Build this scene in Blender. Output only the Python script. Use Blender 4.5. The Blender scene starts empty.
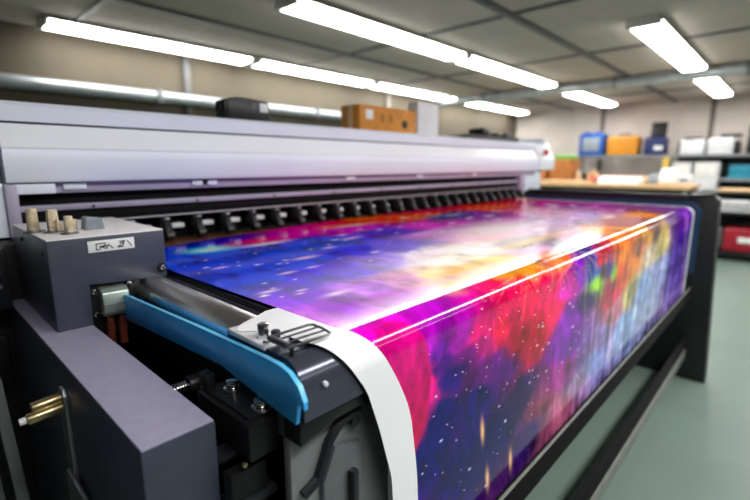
import bpy, bmesh, math, random
import numpy as np
from mathutils import Vector, Matrix
random.seed(4); np.random.seed(4)
C = bpy.context.scene.collection
PI = math.pi

# ------------------------------------------------------------------ materials
def lin(c):
    return tuple(((v/255)/12.92 if v/255 <= .04045 else ((v/255+.055)/1.055)**2.4) for v in c)

def mat(name, rgb, rough=.5, metal=0., var=.06, scale=12., bump=0., spec=.5, coat=0., stretch=None, alpha=None):
    m = bpy.data.materials.new(name); m.use_nodes = True
    nt = m.node_tree; n = nt.nodes; L = nt.links
    b = n['Principled BSDF']
    b.inputs['Roughness'].default_value = rough
    b.inputs['Metallic'].default_value = metal
    b.inputs['Specular IOR Level'].default_value = spec
    b.inputs['Coat Weight'].default_value = coat
    tc = n.new('ShaderNodeTexCoord'); mp = n.new('ShaderNodeMapping')
    L.new(tc.outputs['Object'], mp.inputs['Vector'])
    if stretch: mp.inputs['Scale'].default_value = stretch
    nz = n.new('ShaderNodeTexNoise'); nz.inputs['Scale'].default_value = scale; nz.inputs['Detail'].default_value = 5
    L.new(mp.outputs['Vector'], nz.inputs['Vector'])
    c = lin(rgb)
    rp = n.new('ShaderNodeValToRGB')
    rp.color_ramp.elements[0].position = .3; rp.color_ramp.elements[1].position = .7
    rp.color_ramp.elements[0].color = tuple(max(0, v*(1-var*2)) for v in c)+(1,)
    rp.color_ramp.elements[1].color = tuple(min(1, v*(1+var*2)) for v in c)+(1,)
    L.new(nz.outputs['Fac'], rp.inputs['Fac']); L.new(rp.outputs['Color'], b.inputs['Base Color'])
    if bump:
        bp = n.new('ShaderNodeBump'); bp.inputs['Strength'].default_value = bump; bp.inputs['Distance'].default_value = .01
        L.new(nz.outputs['Fac'], bp.inputs['Height']); L.new(bp.outputs['Normal'], b.inputs['Normal'])
    if alpha is not None: b.inputs['Transmission Weight'].default_value = alpha
    return m

def emit(name, rgb, strength):
    m = bpy.data.materials.new(name); m.use_nodes = True
    nt = m.node_tree; b = nt.nodes['Principled BSDF']
    b.inputs['Base Color'].default_value = (.9,.9,.9,1)
    b.inputs['Emission Color'].default_value = lin(rgb)+(1,)
    b.inputs['Emission Strength'].default_value = strength
    return m

M = dict(
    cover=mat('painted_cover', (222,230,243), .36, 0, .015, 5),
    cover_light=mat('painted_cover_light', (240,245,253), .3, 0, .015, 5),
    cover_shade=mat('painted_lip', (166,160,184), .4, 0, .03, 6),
    pale=mat('pale_plastic', (225,226,232), .45, 0, .02),
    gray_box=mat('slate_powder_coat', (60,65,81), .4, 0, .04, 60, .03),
    gray_top=mat('slate_lit_top', (238,235,236), .45, 0, .03, 60, .03),  # lighter copy of the slate, brightness of the lit top put into the colour
    gray_top2=mat('lilac_lit_top', (156,153,178), .38, 0, .03, 60, .03),  # paler coat for the lower cover, its lit top painted in
    dark=mat('dark_metal', (24,26,31), .4, 0, .08, 20),
    dark_gloss=mat('dark_gloss_sheet', (74,78,92), .18, .5, .05, 8),
    black=mat('black_metal', (9,9,11), .45, 0, .1, 20),
    black_matte=mat('black_matte', (7,7,9), .8, 0, .1, 20, spec=.2),
    leg=mat('black_leg_paint', (10,11,15), .5, 0, .08, 6),
    edge=mat('grey_rail_edge', (120,124,118), .5, .2, .08, 20),  # plain grey, paler than the rails
    navy=mat('navy_end_cap', (26,52,80), .35, 0, .06, 10),
    blue=mat('blue_guide_paint', (52,168,246), .3, 0, .04, 30),
    blue_edge=mat('blue_guide_edge', (90,190,240), .35, 0, .03, 30),
    steel=mat('brushed_steel', (222,218,214), .34, 1.0, .08, 14, .04, stretch=(12,.6,12)),
    chrome=mat('chrome', (215,215,215), .12, 1, .04, 20),
    steel_dull=mat('dull_steel', (130,134,138), .38, .7, .06, 20),
    dull_wire=mat('dark_wire', (96,98,104), .3, .8, .04, 20),
    plate_grey=mat('grey_end_plate', (118,124,126), .35, .3, .08, 8),
    brass=mat('brass', (196,178,135), .3, .95, .08, 30),
    copper=mat('copper_hose', (150,75,60), .35, .6, .08, 40),
    beige=mat('beige_plastic', (200,185,155), .55, 0, .2, 90, .1),
    label=mat('white_label', (225,228,228), .5, 0, .02),
    ink=mat('label_ink', (30,32,36), .6, 0, .02),
    red=mat('red_plastic', (190,30,40), .4),
    zinc=mat('zinc_clamp', (150,165,158), .3, .6, .06, 30),
    white_sheet=mat('blank_white_sheet', (238,240,244), .35, 0, .01, 6),
    cardboard=mat('cardboard', (205,135,50), .7, 0, .08, 14),
    brown_card=mat('brown_cardboard', (165,105,50), .75, 0, .1, 14),
    green=mat('green_plastic', (110,180,70), .5),
    case_blue=mat('blue_case', (12,82,168), .45, 0, .05),
    case_navy=mat('navy_case', (22,36,95), .45, 0, .06),
    case_orange=mat('orange_box', (212,140,30), .5, 0, .06),
    case_red=mat('crimson_case', (150,18,40), .4, 0, .06),
    grey_panel=mat('grey_mesh_panel', (140,150,160), .6, 0, .1, 40),
    shelf=mat('galvanised_shelf', (130,134,138), .5, .3, .06, 10),
    yellow=mat('yellow_post_paint', (205,170,60), .5, 0, .06),
    wood=mat('pale_bench_wood', (205,170,125), .6, 0, .1, 6, stretch=(1,8,1)),
    paper=mat('white_paper', (235,232,228), .6, 0, .03),
    tan=mat('tan_board', (214,180,138), .65, 0, .06),
    teal=mat('teal_binder', (30,135,160), .45, 0, .05),
    offwhite=mat('offwhite_box', (222,222,226), .5, 0, .03),
    clear=mat('clear_plastic', (215,222,222), .15, 0, .03, alpha=.6),
    pipe=mat('galvanised_pipe', (165,172,176), .35, .5, .08, 8),
    fixture=mat('light_housing', (225,225,220), .5, 0, .02),
    tbar=mat('ceiling_bar_paint', (78,78,80), .6),
    tube=emit('lit_diffuser', (255,254,248), 20.0),
    seam=mat('wall_seam', (120,112,106), .7),
)

def wall_mat(name, rgb, rgb2, blockscale):
    m = mat(name, rgb, .85, 0, .05, 2.5, .08)
    nt = m.node_tree; n = nt.nodes; L = nt.links
    b = n['Principled BSDF']; src = b.inputs['Base Color'].links[0].from_socket
    tc = n.new('ShaderNodeTexCoord'); nz = n.new('ShaderNodeTexNoise'); nz.inputs['Scale'].default_value = blockscale
    nz.inputs['Detail'].default_value = 3
    L.new(tc.outputs['Object'], nz.inputs['Vector'])
    mx = n.new('ShaderNodeMixRGB'); mx.inputs['Color2'].default_value = lin(rgb2)+(1,)
    mm = n.new('ShaderNodeMath'); mm.operation = 'MULTIPLY'; mm.inputs[1].default_value = .6
    L.new(nz.outputs['Fac'], mm.inputs[0]); L.new(mm.outputs[0], mx.inputs['Fac']); L.new(src, mx.inputs['Color1'])
    L.new(mx.outputs['Color'], b.inputs['Base Color'])
    return m
M['floor'] = wall_mat('sealed_floor', (108,126,118), (96,114,106), 1.2)
M['floor'].node_tree.nodes['Principled BSDF'].inputs['Roughness'].default_value = .4
M['wall_far'] = wall_mat('painted_wall', (222,212,206), (205,194,188), .6)
M['wall_back'] = wall_mat('painted_wall_beige', (90,82,69), (82,74,62), .6)
M['wall_dim'] = wall_mat('unseen_wall_dark', (78,76,76), (70,68,70), .6)  # unseen walls, darkened to cut the light they bounce onto the printer
M['ceiling'] = wall_mat('ceiling_panels', (192,180,172), (178,167,160), .5)

# ------------------------------------------------------------------ mesh helpers
SC = None   # scale of the control box parts
class MB:
    """collects shapes into one mesh"""
    def __init__(s): s.bm = bmesh.new()
    def box(s, x0,x1,y0,y1,z0,z1, bev=0., seg=2, rot=None):
        b = bmesh.new(); bmesh.ops.create_cube(b, size=1)
        c = Vector(((x0+x1)/2,(y0+y1)/2,(z0+z1)/2)); d = (abs(x1-x0),abs(y1-y0),abs(z1-z0))
        for v in b.verts: v.co = Vector((v.co.x*d[0], v.co.y*d[1], v.co.z*d[2]))
        if bev: bmesh.ops.bevel(b, geom=b.edges[:], offset=min(bev, min(d)*.45), segments=seg, affect='EDGES', profile=.5)
        mtx = Matrix.Translation(c)
        if rot is not None: mtx = mtx @ rot
        b.transform(mtx); s._add(b); return s
    def cyl(s, p0, p1, r, r2=None, n=24, bev=0., caps=True):
        p0 = Vector(p0); p1 = Vector(p1); d = p1-p0
        b = bmesh.new()
        bmesh.ops.create_cone(b, cap_ends=caps, segments=n, radius1=r, radius2=r if r2 is None else r2, depth=d.length)
        if bev:
            es = [e for e in b.edges if len(e.link_faces)==2 and any(len(f.verts)>4 for f in e.link_faces)]
            bmesh.ops.bevel(b, geom=es, offset=bev, segments=2, affect='EDGES', profile=.5)
        q = Vector((0,0,1)).rotation_difference(d.normalized())
        b.transform(Matrix.Translation((p0+p1)/2) @ q.to_matrix().to_4x4()); s._add(b); return s
    def prism(s, prof, a0, a1, axis='x', bev=0.):
        """prof: 2-d outline; axis x -> (y,z), y -> (x,z), z -> (x,y)"""
        b = bmesh.new()
        def P(u,v,a): return {'x':(a,u,v),'y':(u,a,v),'z':(u,v,a)}[axis]
        va = [b.verts.new(P(u,v,a0)) for u,v in prof]; vb = [b.verts.new(P(u,v,a1)) for u,v in prof]
        n = len(prof)
        b.faces.new(va); b.faces.new(vb[::-1])
        for i in range(n): b.faces.new((va[i], vb[i], vb[(i+1)%n], va[(i+1)%n]))
        bmesh.ops.recalc_face_normals(b, faces=b.faces[:])
        if bev: bmesh.ops.bevel(b, geom=b.edges[:], offset=bev, segments=2, affect='EDGES', profile=.5)
        s._add(b); return s
    def tube(s, pts, r, n=10, closed=False):
        pts = [Vector(p) for p in pts]; b = bmesh.new(); rings = []
        N = len(pts)
        for i,p in enumerate(pts):
            a = pts[(i-1)%N] if (closed or i>0) else p; c = pts[(i+1)%N] if (closed or i<N-1) else p
            t = (c-a).normalized(); u = t.orthogonal().normalized() if abs(t.z)>.95 else t.cross(Vector((0,0,1))).normalized()
            w = t.cross(u)
            rings.append([b.verts.new(p+u*r*math.cos(k*2*PI/n)+w*r*math.sin(k*2*PI/n)) for k in range(n)])
        for i in range(N if closed else N-1):
            A = rings[i]; B = rings[(i+1)%N]
            for k in range(n): b.faces.new((A[k],A[(k+1)%n],B[(k+1)%n],B[k]))
        if not closed: b.faces.new(rings[0][::-1]); b.faces.new(rings[-1])
        bmesh.ops.recalc_face_normals(b, faces=b.faces[:])
        s._add(b); return s
    def ball(s, c, r, sc=(1,1,1)):
        b = bmesh.new(); bmesh.ops.create_uvsphere(b, u_segments=20, v_segments=12, radius=r)
        b.transform(Matrix.Translation(Vector(c)) @ Matrix.Diagonal((*sc,1))); s._add(b); return s
    def _add(s, b):
        me = bpy.data.meshes.new('tmp'); b.to_mesh(me); b.free(); s.bm.from_mesh(me); bpy.data.meshes.remove(me)
    def build(s, name, m, parent=None, org=None):
        if SC: s.bm.transform(Matrix.Translation((0,0,1.2)) @ Matrix.Scale(SC,4) @ Matrix.Translation((0,0,-1.2)))
        if parent is not None:
            o0 = parent
            off = Vector(o0.matrix_world.translation) if False else world_loc(parent)
        else: off = Vector(org) if org is not None else None
        if off is None:
            xs = [v.co for v in s.bm.verts]
            off = Vector((sum(v.x for v in xs)/len(xs), sum(v.y for v in xs)/len(xs), min(v.z for v in xs)))
        s.bm.transform(Matrix.Translation(-off))
        me = bpy.data.meshes.new(name); s.bm.to_mesh(me); s.bm.free()
        for p in me.polygons: p.use_smooth = True
        me.set_sharp_from_angle(angle=math.radians(35))
        me.materials.append(m)
        o = bpy.data.objects.new(name, me); C.objects.link(o)
        if parent is not None: o.parent = parent
        else: o.location = off
        return o
def world_loc(o):
    v = Vector(o.location)
    while o.parent: o = o.parent; v += Vector(o.location)
    return v
def tag(o, label=None, cat=None, group=None, kind=None):
    for k,v in (('label',label),('category',cat),('group',group),('kind',kind)):
        if v: o[k] = v
    return o
def thing(name, label, cat, loc, group=None):
    o = bpy.data.objects.new(name, None); C.objects.link(o); o.location = loc; o.empty_display_size = .05
    return tag(o, label, cat, group)
def struct(o): o['kind'] = 'structure'; return o
def copy_tree(o, parent=None):
    c = o.copy(); C.objects.link(c)
    if parent: c.parent = parent
    for ch in list(o.children): copy_tree(ch, c)
    return c

# ------------------------------------------------------------------ setting
CZ, XF, XN, YB, YN = 2.45, 10.8, -3.0, 5.28, -3.2
struct(MB().box(XN-.1,XF+.1,YN-.1,YB+.1,-.1,0).build('floor', M['floor']))
struct(MB().box(XN-.1,XF+.1,YN-.1,YB+.1,CZ,CZ+.1).build('ceiling', M['ceiling']))
struct(MB().box(XF,XF+.1,YN,YB,0,CZ).build('wall_far', M['wall_far']))
struct(MB().box(XN-.1,XF+.1,YB,YB+.1,0,CZ).build('wall_back', M['wall_back']))
struct(MB().box(XN-.1,XN,YN,YB,0,CZ).build('wall_left', M['wall_dim']))
struct(MB().box(XN-.1,XF+.1,YN-.1,YN,0,CZ).build('wall_front', M['wall_dim']))
k = 1
def trim(mb, m):
    global k
    struct(mb.build('trim_%d' % k, m)); k += 1
for y in (1.95, 3.95, -.1): trim(MB().box(XN,XF,y-.045,y+.045,CZ-.02,CZ-.001,.005), M['tbar'])
for x in (1.3, 3.75, 5.6, 9.2): trim(MB().box(x-.03,x+.03,YN,YB,CZ-.015,CZ-.001,.004), M['tbar'])
for y in (3.27, 1.33): trim(MB().box(XF-.03,XF-.001,y-.04,y+.04,0,CZ-.02,.004), M['seam'])
trim(MB().box(2.42,2.50,YB-.05,YB-.001,0,CZ-.02,.006), M['tbar'])
trim(MB().box(5.9,5.98,YB-.05,YB-.001,0,CZ-.02,.006), M['seam'])
struct(MB().box(XF-.02,XF-.001,YN,YB,0,.1,.004).build('baseboard_far', M['seam']))

# ceiling lights
def light(x0,x1,y,w,z,label):
    t = thing('ceiling_light', label, 'ceiling light', ((x0+x1)/2,y,z), 'ceiling strip lights')
    h = MB().prism([(y-w/2-.01,z+.035),(y+w/2+.01,z+.035),(y+w/2-.03,CZ-.001),(y-w/2+.03,CZ-.001)], x0, x1, 'x', .004)
    h.build('housing', M['fixture'], t)
    d = MB(); prof = [(y-w/2,z+.034)]+[(y-w/2*math.cos(a*PI/8)*1.0, z+.034-.034*math.sin(a*PI/8)**.6) for a in range(1,8)]+[(y+w/2,z+.034)]
    d.prism(prof, x0+.03, x1-.03, 'x'); d.build('diffuser', M['tube'], t)
    for xe in (x0,x1-.028): MB().box(xe,xe+.028,y-w/2-.006,y+w/2+.006,z-.004,z+.034,.004).build('end_cap', M['fixture'], t)
    return t
rows = [
 (4.93,.30,[(1.05,3.05,'long strip light along the back wall, first one above the printer cover'),(3.13,5.1,'second strip light along the back wall, above the black device'),
        (5.18,7.05,'third strip light along the back wall, above the cardboard box'),(7.13,8.75,'fourth strip light along the back wall, towards the far corner'),(8.8,10.35,'last strip light along the back wall, ending at the far corner')]),
 (3.0,.28,[(2.2,4.55,'middle row strip light nearest the camera, cut by the top of the photo'),(4.63,7.12,'middle strip light of the middle ceiling row'),(7.5,10.2,'end strip light of the middle row, beyond the round duct')]),
 (1.14,.26,[(4.6,7.15,'strip light in the right hand row, on the near side of the duct'),(7.55,10.1,'short looking strip light of the right hand row, beyond the duct')]),
]
for y,w,segs in rows:
    for a,b,l in segs: light(a,b,y,w,2.375,l)

# pipes
t = thing('round_duct','galvanised round duct crossing the ceiling between the strip lights','duct',(7.33,1.5,2.36))
MB().cyl((7.33,YN+.01,2.36),(7.33,YB-.01,2.36),.075,n=32).build('duct_pipe', M['pipe'], t)
for y in (-1,.6,2.1,4.2): MB().cyl((7.33,y-.02,2.36),(7.33,y+.02,2.36),.084,n=32).build('joint_band', M['steel_dull'], t)
t = thing('wall_conduit','grey horizontal pipe running along the beige back wall behind the printer','pipe',(2,5.2,1.93))
MB().cyl((-2.9,5.2,1.93),(6.2,5.2,1.93),.06,n=24).build('conduit_pipe', M['pipe'], t)
for x in (.2,2.1,4.3): MB().box(x-.03,x+.03,5.13,5.279,1.86,2.0,.005).build('pipe_bracket', M['steel_dull'], t)

# ------------------------------------------------------------------ the printer
PR = thing('large_format_printer','large white and slate grey wide format inkjet printer with blue guide','printer',(1.5,1.0,0))
XL, XR = .17, 3.02          # beam ends
RB, ZB, YF = .042, .98, .377  # fold radius, bed top, front plane
# --- beam (carriage cover)
MB().prism([(1.335,1.30),(1.335,1.335),(1.345,1.345),(1.78,1.345),(1.78,1.30)], XL, XR+.02, 'x').build('top_cover', M['cover'], PR)
fc = MB().prism([(1.338,1.293),(1.303,1.238),(1.30,1.232),(1.30,1.166),(1.304,1.16),(1.36,1.16),(1.36,1.293)], XL+.004, XR, 'x').build('front_cover', M['cover'], PR)
MB().prism([(1.3365,1.2945),(1.3015,1.2395),(1.302,1.2385),(1.338,1.2945)], XL+.004, XR, 'x').build('cover_painted_highlight', M['cover_light'], fc)  # thin paler skin, highlight of the upward slope painted into its colour
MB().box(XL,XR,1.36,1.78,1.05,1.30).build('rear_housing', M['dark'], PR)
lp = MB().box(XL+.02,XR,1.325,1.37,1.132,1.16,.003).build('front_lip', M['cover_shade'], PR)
MB().box(.171,.268,1.312,1.36,1.132,1.158,.003).build('lip_block', M['cover'], lp)
for x in (.285,.61,.64,1.24,1.7,2.2): MB().box(x,x+.05,1.318,1.33,1.14,1.156,.002).build('lip_clip', M['cover'], lp)
# --- left end
MB().box(.402,.41,.432,1.40,.03,.795,.002).build('dark_interior_plate', M['black_matte'], PR)  # black sheet added to make the interior behind the gap dark
MB().box(.302,.38,1.265,1.40,.06,.955,.003).build('dark_gap_panel', M['black_matte'], PR)  # black filler added so the gap beside the cabinet stays dark
ce = MB().prism([(1.30,1.16),(1.30,1.232),(1.338,1.30),(1.345,1.345),(1.80,1.345),(1.80,1.16)], -.45, XL-.006, 'x', .004).build('left_end_cover', M['cover'], PR)
MB().box(-.45,.168,1.31,1.80,1.035,1.16,.004).build('left_column', M['cover'], PR)
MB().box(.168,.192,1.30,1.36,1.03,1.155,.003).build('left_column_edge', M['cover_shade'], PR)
lb = MB().box(-.45,.30,1.26,1.80,.06,1.03,.01).build('left_cabinet', M['black'], PR)
MB().box(.00,.128,1.235,1.259,.70,.83,.006).build('access_plate', M['black'], lb)
MB().cyl((.075,1.22,.80),(.085,1.236,.80),.008,n=12).build('plate_screw', M['steel_dull'], lb)
MB().prism([(.02,1.03),(.139,1.03),(.139,.90),(.10,.90),(.02,.94)],1.18,1.259,'y',.004).build('cabinet_bracket', M['dark'], lb)
for zz in (.955,.985): MB().cyl((.12,1.178,zz),(.12,1.16,zz),.004,n=12).build('bracket_screw', M['steel_dull'], lb)
MB().prism([(.085,.40),(.105,.40),(.085,.82),(.066,.82)],1.0,1.03,'y',.003).build('side_rail', M['plate_grey'], lb)
MB().prism([(.060,.40),(.069,.40),(.055,.80),(.047,.80)],1.0,1.02,'y',.002).build('side_strip', M['plate_grey'], lb)
# --- right end
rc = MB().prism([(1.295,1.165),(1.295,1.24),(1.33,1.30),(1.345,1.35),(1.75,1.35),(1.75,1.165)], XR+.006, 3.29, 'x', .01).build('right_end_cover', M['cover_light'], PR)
MB().cyl((3.09,1.296,1.285),(3.09,1.27,1.285),.019,.017,n=24,bev=.003).build('stop_button', M['red'], rc)
MB().box(3.13,3.2,1.33,1.5,1.35,1.385,.008).build('end_cover_latch', M['cover'], rc)
MB().box(2.86,3.14,1.33,1.75,1.03,1.165,.005).build('right_column', M['cover'], PR)
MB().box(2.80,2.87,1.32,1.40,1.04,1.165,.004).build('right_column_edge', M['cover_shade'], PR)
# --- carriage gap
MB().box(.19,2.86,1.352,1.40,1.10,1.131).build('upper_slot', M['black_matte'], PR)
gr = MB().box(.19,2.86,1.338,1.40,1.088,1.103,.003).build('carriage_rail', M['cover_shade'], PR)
for i in range(9): MB().cyl((.35+i*.28,1.339,1.095),(.35+i*.28,1.334,1.095),.0035,n=10).build('rail_screw', M['dark'], gr)
MB().box(.19,2.86,1.39,1.43,.985,1.088).build('gap_back_panel', M['black_matte'], PR)
MB().box(.19,2.86,1.345,1.392,1.058,1.082,.003).build('roller_beam', M['black_matte'], PR)
def roller(x):
    r = MB().box(x-.013,x+.013,1.335,1.385,.992,1.048,.006).prism([(1.300,.996),(1.318,.986),(1.345,.99),(1.345,1.042),(1.332,1.044)],x-.010,x+.010,'x',.004).build('pinch_roller', M['black'], PR)
    MB().cyl((x-.012,1.318,.9985),(x+.012,1.318,.9985),.015,n=20,bev=.003).build('roller_wheel', M['dark'], r)
    MB().box(x-.008,x+.008,1.322,1.334,1.042,1.050,.003).build('roller_spring', M['steel_dull'], r)
    MB().box(x+.028,x+.066,1.362,1.389,1.012,1.026,.003).build('roller_spacer', M['pale'], r)
for i in range(26): roller(.435+i*.0955)
MB().box(.36,2.86,1.352,1.356,1.052,1.0565,.001).build('edge_highlight_strip', M['pale'], PR)  # pale strip drawn in as the highlight on the roller beam's edge
MB().box(.372,2.87,1.18,1.385,.955,.9795,.002).build('media_feed_strip', mat('warm_feed_strip',(120,78,56),.35,.3,.08,10), PR)
# --- bed
def fold(off=0, n=10, ztop=ZB, yback=1.40, zend=.86):
    r = RB+off; cy, cz = YF+RB, ZB-RB
    p = [(yback, cz+r)]
    for i in range(n+1):
        a = i/n*PI/2; p.append((cy-r*math.sin(a), cz+r*math.cos(a)))
    p.append((cy-r, zend)); return p
def shell(prof, th=.0):  # closed outline from fold profile down to an underside
    return prof+[(YF+RB+.2, prof[-1][1]), (prof[0][0], .90)]
MB().prism(shell(fold(-.003, zend=.88, yback=1.30)), .40, 2.90, 'x').build('platen', M['dark'], PR)
# right end cap with the same folded outline
ec = MB().prism([(1.31,1.008)]+[(YF+RB-.07*math.sin(a*PI/20),ZB-RB+.07*math.cos(a*PI/20)) for a in range(11)]+[(YF-.028,.62),(.44,.62),(.44,.86),(1.31,.86)], 2.885, 2.93, 'x').build('right_end_cap', M['navy'], PR)
MB().box(2.89,2.935,.42,1.31,1.009,1.045,.006).build('end_cap_rail', M['black'], ec)
lg = MB().prism([(.235,0),(.64,0),(.64,.55),(.60,.95),(.45,.99),(.43,1.035),(.30,1.035),(.285,1.02)], 2.936, 3.05, 'x', .004).build('stand_leg', M['leg'], PR)
MB().box(2.94,3.045,.305,.42,1.036,1.046,.004).build('leg_top_plate', M['dark'], lg)
MB().box(2.936,3.05,.65,1.75,.0,.95,.004).build('right_end_panel', M['black'], PR)
MB().box(.33,2.93,1.40,1.75,.60,1.05,.004).box(.38,2.93,1.27,1.41,.60,.955,.004).build('rear_body', M['black'], PR)
MB().box(.42,2.93,.55,1.28,.80,.88,.004).build('platen_underframe', M['black'], PR)
# take-up rails
MB().box(.46,2.935,.352,.366,.465,.535,.004).build('upper_takeup_rail', M['black_matte'], PR)
MB().box(.46,2.935,.3515,.3585,.5345,.537,.001).build('rail_highlight_strip', M['edge'], PR)  # grey strip put in as the highlight along the rail's top
rl = MB().box(.5,2.935,.345,.358,.165,.25,.004).build('lower_takeup_rail', M['black_matte'], PR)
MB().box(.5,2.935,.338,.344,.12,.18,.003).build('rail_edge_strip', M['edge'], rl)
# --- left end casing
cs = MB().prism(fold(-.004, zend=.905, yback=.55)+[(.42,.905),(.45,.94),(.55,.95)], .288, .42, 'x').build('front_corner_casing', M['dark_gloss'], PR)
MB().cyl((.318,.3815,.945),(.318,.3755,.944),.0032,n=14,bev=.001).build('casing_dot', M['pale'], cs)
MB().prism([(.285,.907),(.392,.907),(.392,.885),(.34,.885),(.285,.872)], .386, .42, 'y', .002).build('casing_lower_lip', M['black'], cs)
ep = MB().box(.286,.47,.41,.425,.30,.90,.003).build('front_end_plate', M['plate_grey'], PR)
MB().tube([(.30,.405,.79),(.325,.405,.80),(.345,.405,.845),(.362,.405,.862),(.40,.405,.868)],.007,8).build('end_plate_flange', M['dark'], ep)
MB().prism([(.33,.30),(.40,.30),(.40,.82),(.352,.835),(.33,.79)],.400,.410,'y',.003).build('end_plate_panel', M['steel_dull'], ep)
MB().box(.372,.384,.388,.40,.60,.79,.003).build('end_plate_latch', M['dark'], ep)
MB().cyl((.388,.41,.855),(.388,.398,.855),.008,n=16,bev=.002).build('end_plate_bolt', M['dark'], ep)
# white plate with knob and wire bracket
kp = MB().box(.285,.325,.455,.545,.972,.9805,.003).build('corner_plate', M['pale'], PR)
MB().cyl((.300,.478,.9803),(.300,.478,1.000),.0075,n=24,bev=.0015).build('plate_knob', M['chrome'], kp)
MB().cyl((.309,.464,.981),(.309,.464,.992),.006,n=20,bev=.001).build('plate_stud', M['dark'], kp)
MB().ball((.292,.462,.982),.0035,(1,1,.5)).build('plate_rivet', M['chrome'], kp)
def bl(u,v): # bracket plane
    a = Vector((.291,.452,.991)); b = Vector((.291,.412,.988)); c = Vector((.352,.4485,.992))
    return a+(b-a)*u+(c-a)*v
wb = MB()
cor = [bl(0,.0),bl(.5,0),bl(1,0),bl(1,.5),bl(1,.95),bl(.93,1.05),bl(.5,1.08),bl(.07,1.05),bl(0,.95),bl(0,.5)]
wb.tube(cor,.0018,10,closed=True)
wb.tube([bl(.33,0),bl(.33,.5),bl(.33,1.06)],.0014,8); wb.tube([bl(.66,0),bl(.66,.5),bl(.66,1.06)],.0014,8)
wb.box(.287,.296,.412,.452,.987,.994,.002)
br = wb.build('wire_bracket', M['dull_wire'], PR)
MB().cyl((.297,.414,.966),(.297,.414,.990),.0028,n=12).build('bracket_post', M['black'], br)
# --- silver roller and rails
MB().cyl((.339,.50,.947),(.339,1.24,.947),.030,n=40,bev=.002).build('tension_roller', M['steel'], PR)
for i,(x,z) in enumerate(((.3725,.968),(.3775,.973),(.3825,.975))):
    MB().box(x-.002,x+.002,.545,1.25,z-.04,z,.0008).build('media_edge_rail', M['dark_gloss' if i!=1 else 'black'], PR)
MB().box(.2255,.40,.44,1.25,.60,.615).build('dark_underside_panel', M['black_matte'], PR)  # black sheet added below the gap so it looks dark inside
MB().box(.315,.39,.58,1.25,.84,.885).build('roller_tray', M['black_matte'], PR)
# --- blue guide
tp = [(1.02,.948),(.90,.953),(.616,.966),(.44,.972),(.41,.9715),(.393,.968),(.375,.957),(.366,.941)]
bp = tp+[(.3655,.932),(.377,.936),(.382,.908),(.42,.911),(.552,.927),(.936,.902),(1.02,.895)]
bg = MB().prism(bp, .276, .2815, 'x', .0008).build('blue_guide', M['blue'], PR)
MB().prism([(y-.0004,z+.0010) for y,z in tp]+[(y,z-.0002) for y,z in tp[::-1]], .2757, .2818,'x').build('guide_edge', M['blue_edge'], bg)
# --- black bracket block below guide
bk = MB().box(.248,.300,.438,.572,.845,.893,.003).build('guide_bracket', M['black'], PR)
MB().box(.256,.298,.45,.562,.893,.897,.001).build('bracket_plate', M['dark'], bk)
for y in (.528,.458): MB().cyl((.279,y,.897),(.279,y,.902),.0125,n=24,bev=.001).cyl((.279,y,.902),(.279,y,.912),.0095,n=24,bev=.003).build('bracket_bolt', M['chrome'], bk)
MB().box(.254,.268,.552,.575,.890,.918,.002).build('bracket_tab', M['black'], bk)
MB().box(.288,.299,.428,.438,.868,.893,.001).cyl((.2935,.429,.879),(.2935,.423,.879),.0042,n=16,bev=.001).build('bracket_screw_tab', M['steel_dull'], bk)
MB().box(.2252,.262,.472,.50,.838,.846,.001).build('bracket_shelf', M['dark'], bk)
MB().box(.2252,.275,.445,.465,.70,.835,.002).build('bracket_lower_block', M['black'], bk)
MB().cyl((.243,.445,.845),(.243,.440,.845),.0032,n=12,bev=.001).build('brass_screw', M['brass'], bk)
MB().box(.2252,.285,.44,.475,.785,.797,.001).build('bracket_lower_shelf', M['dark'], bk)
# --- lower grey box
lx0,lx1,ly0,ly1 = .139,.224,.47,1.25
lo = MB().prism([(lx0,.30),(lx1,.30),(lx1,.9),(lx0,.9)], ly0, ly1, 'y', .003).build('lower_cover', M['gray_box'], PR)
MB().box(lx0+.0015,lx1-.0015,ly0+.0015,ly1-.001,.8995,.9015,.0008).build('cover_lit_top', M['gray_top2'], lo)  # thin skin that carries the lighter tone of the lit top
MB().prism([(.772,.73),(.79,.60),(.815,.60),(.808,.85),(.80,.862),(.785,.862),(.776,.85)], .132,.1385,'x',.0015).build('pin_flange', M['steel_dull'], lo)
MB().cyl((.132,.790,.846),(.094,.790,.843),.0088,n=18,bev=.0015).cyl((.132,.782,.834),(.086,.782,.831),.0088,n=18,bev=.0015).build('brass_pins', M['brass'], lo)
MB().cyl((.0858,.783,.831),(.077,.783,.8305),.0055,n=16,bev=.0015).build('pin_tip', M['pale'], lo)
MB().box(.126,.133,.70,.80,.50,.72,.003).build('flange_strap', M['steel_dull'], lo)
ch = MB().cyl((.225,.668,.854),(.278,.668,.854),.0085,n=20,bev=.001)
for i in range(5): ch.cyl((.252+i*.0045,.668,.854),(.2542+i*.0045,.668,.854),.0105,n=20)
ch.build('adjuster_shaft', M['chrome'], lo)
MB().cyl((.276,.668,.854),(.302,.668,.854),.0155,n=10,bev=.002).build('adjuster_cap', M['dark'], lo)
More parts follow.
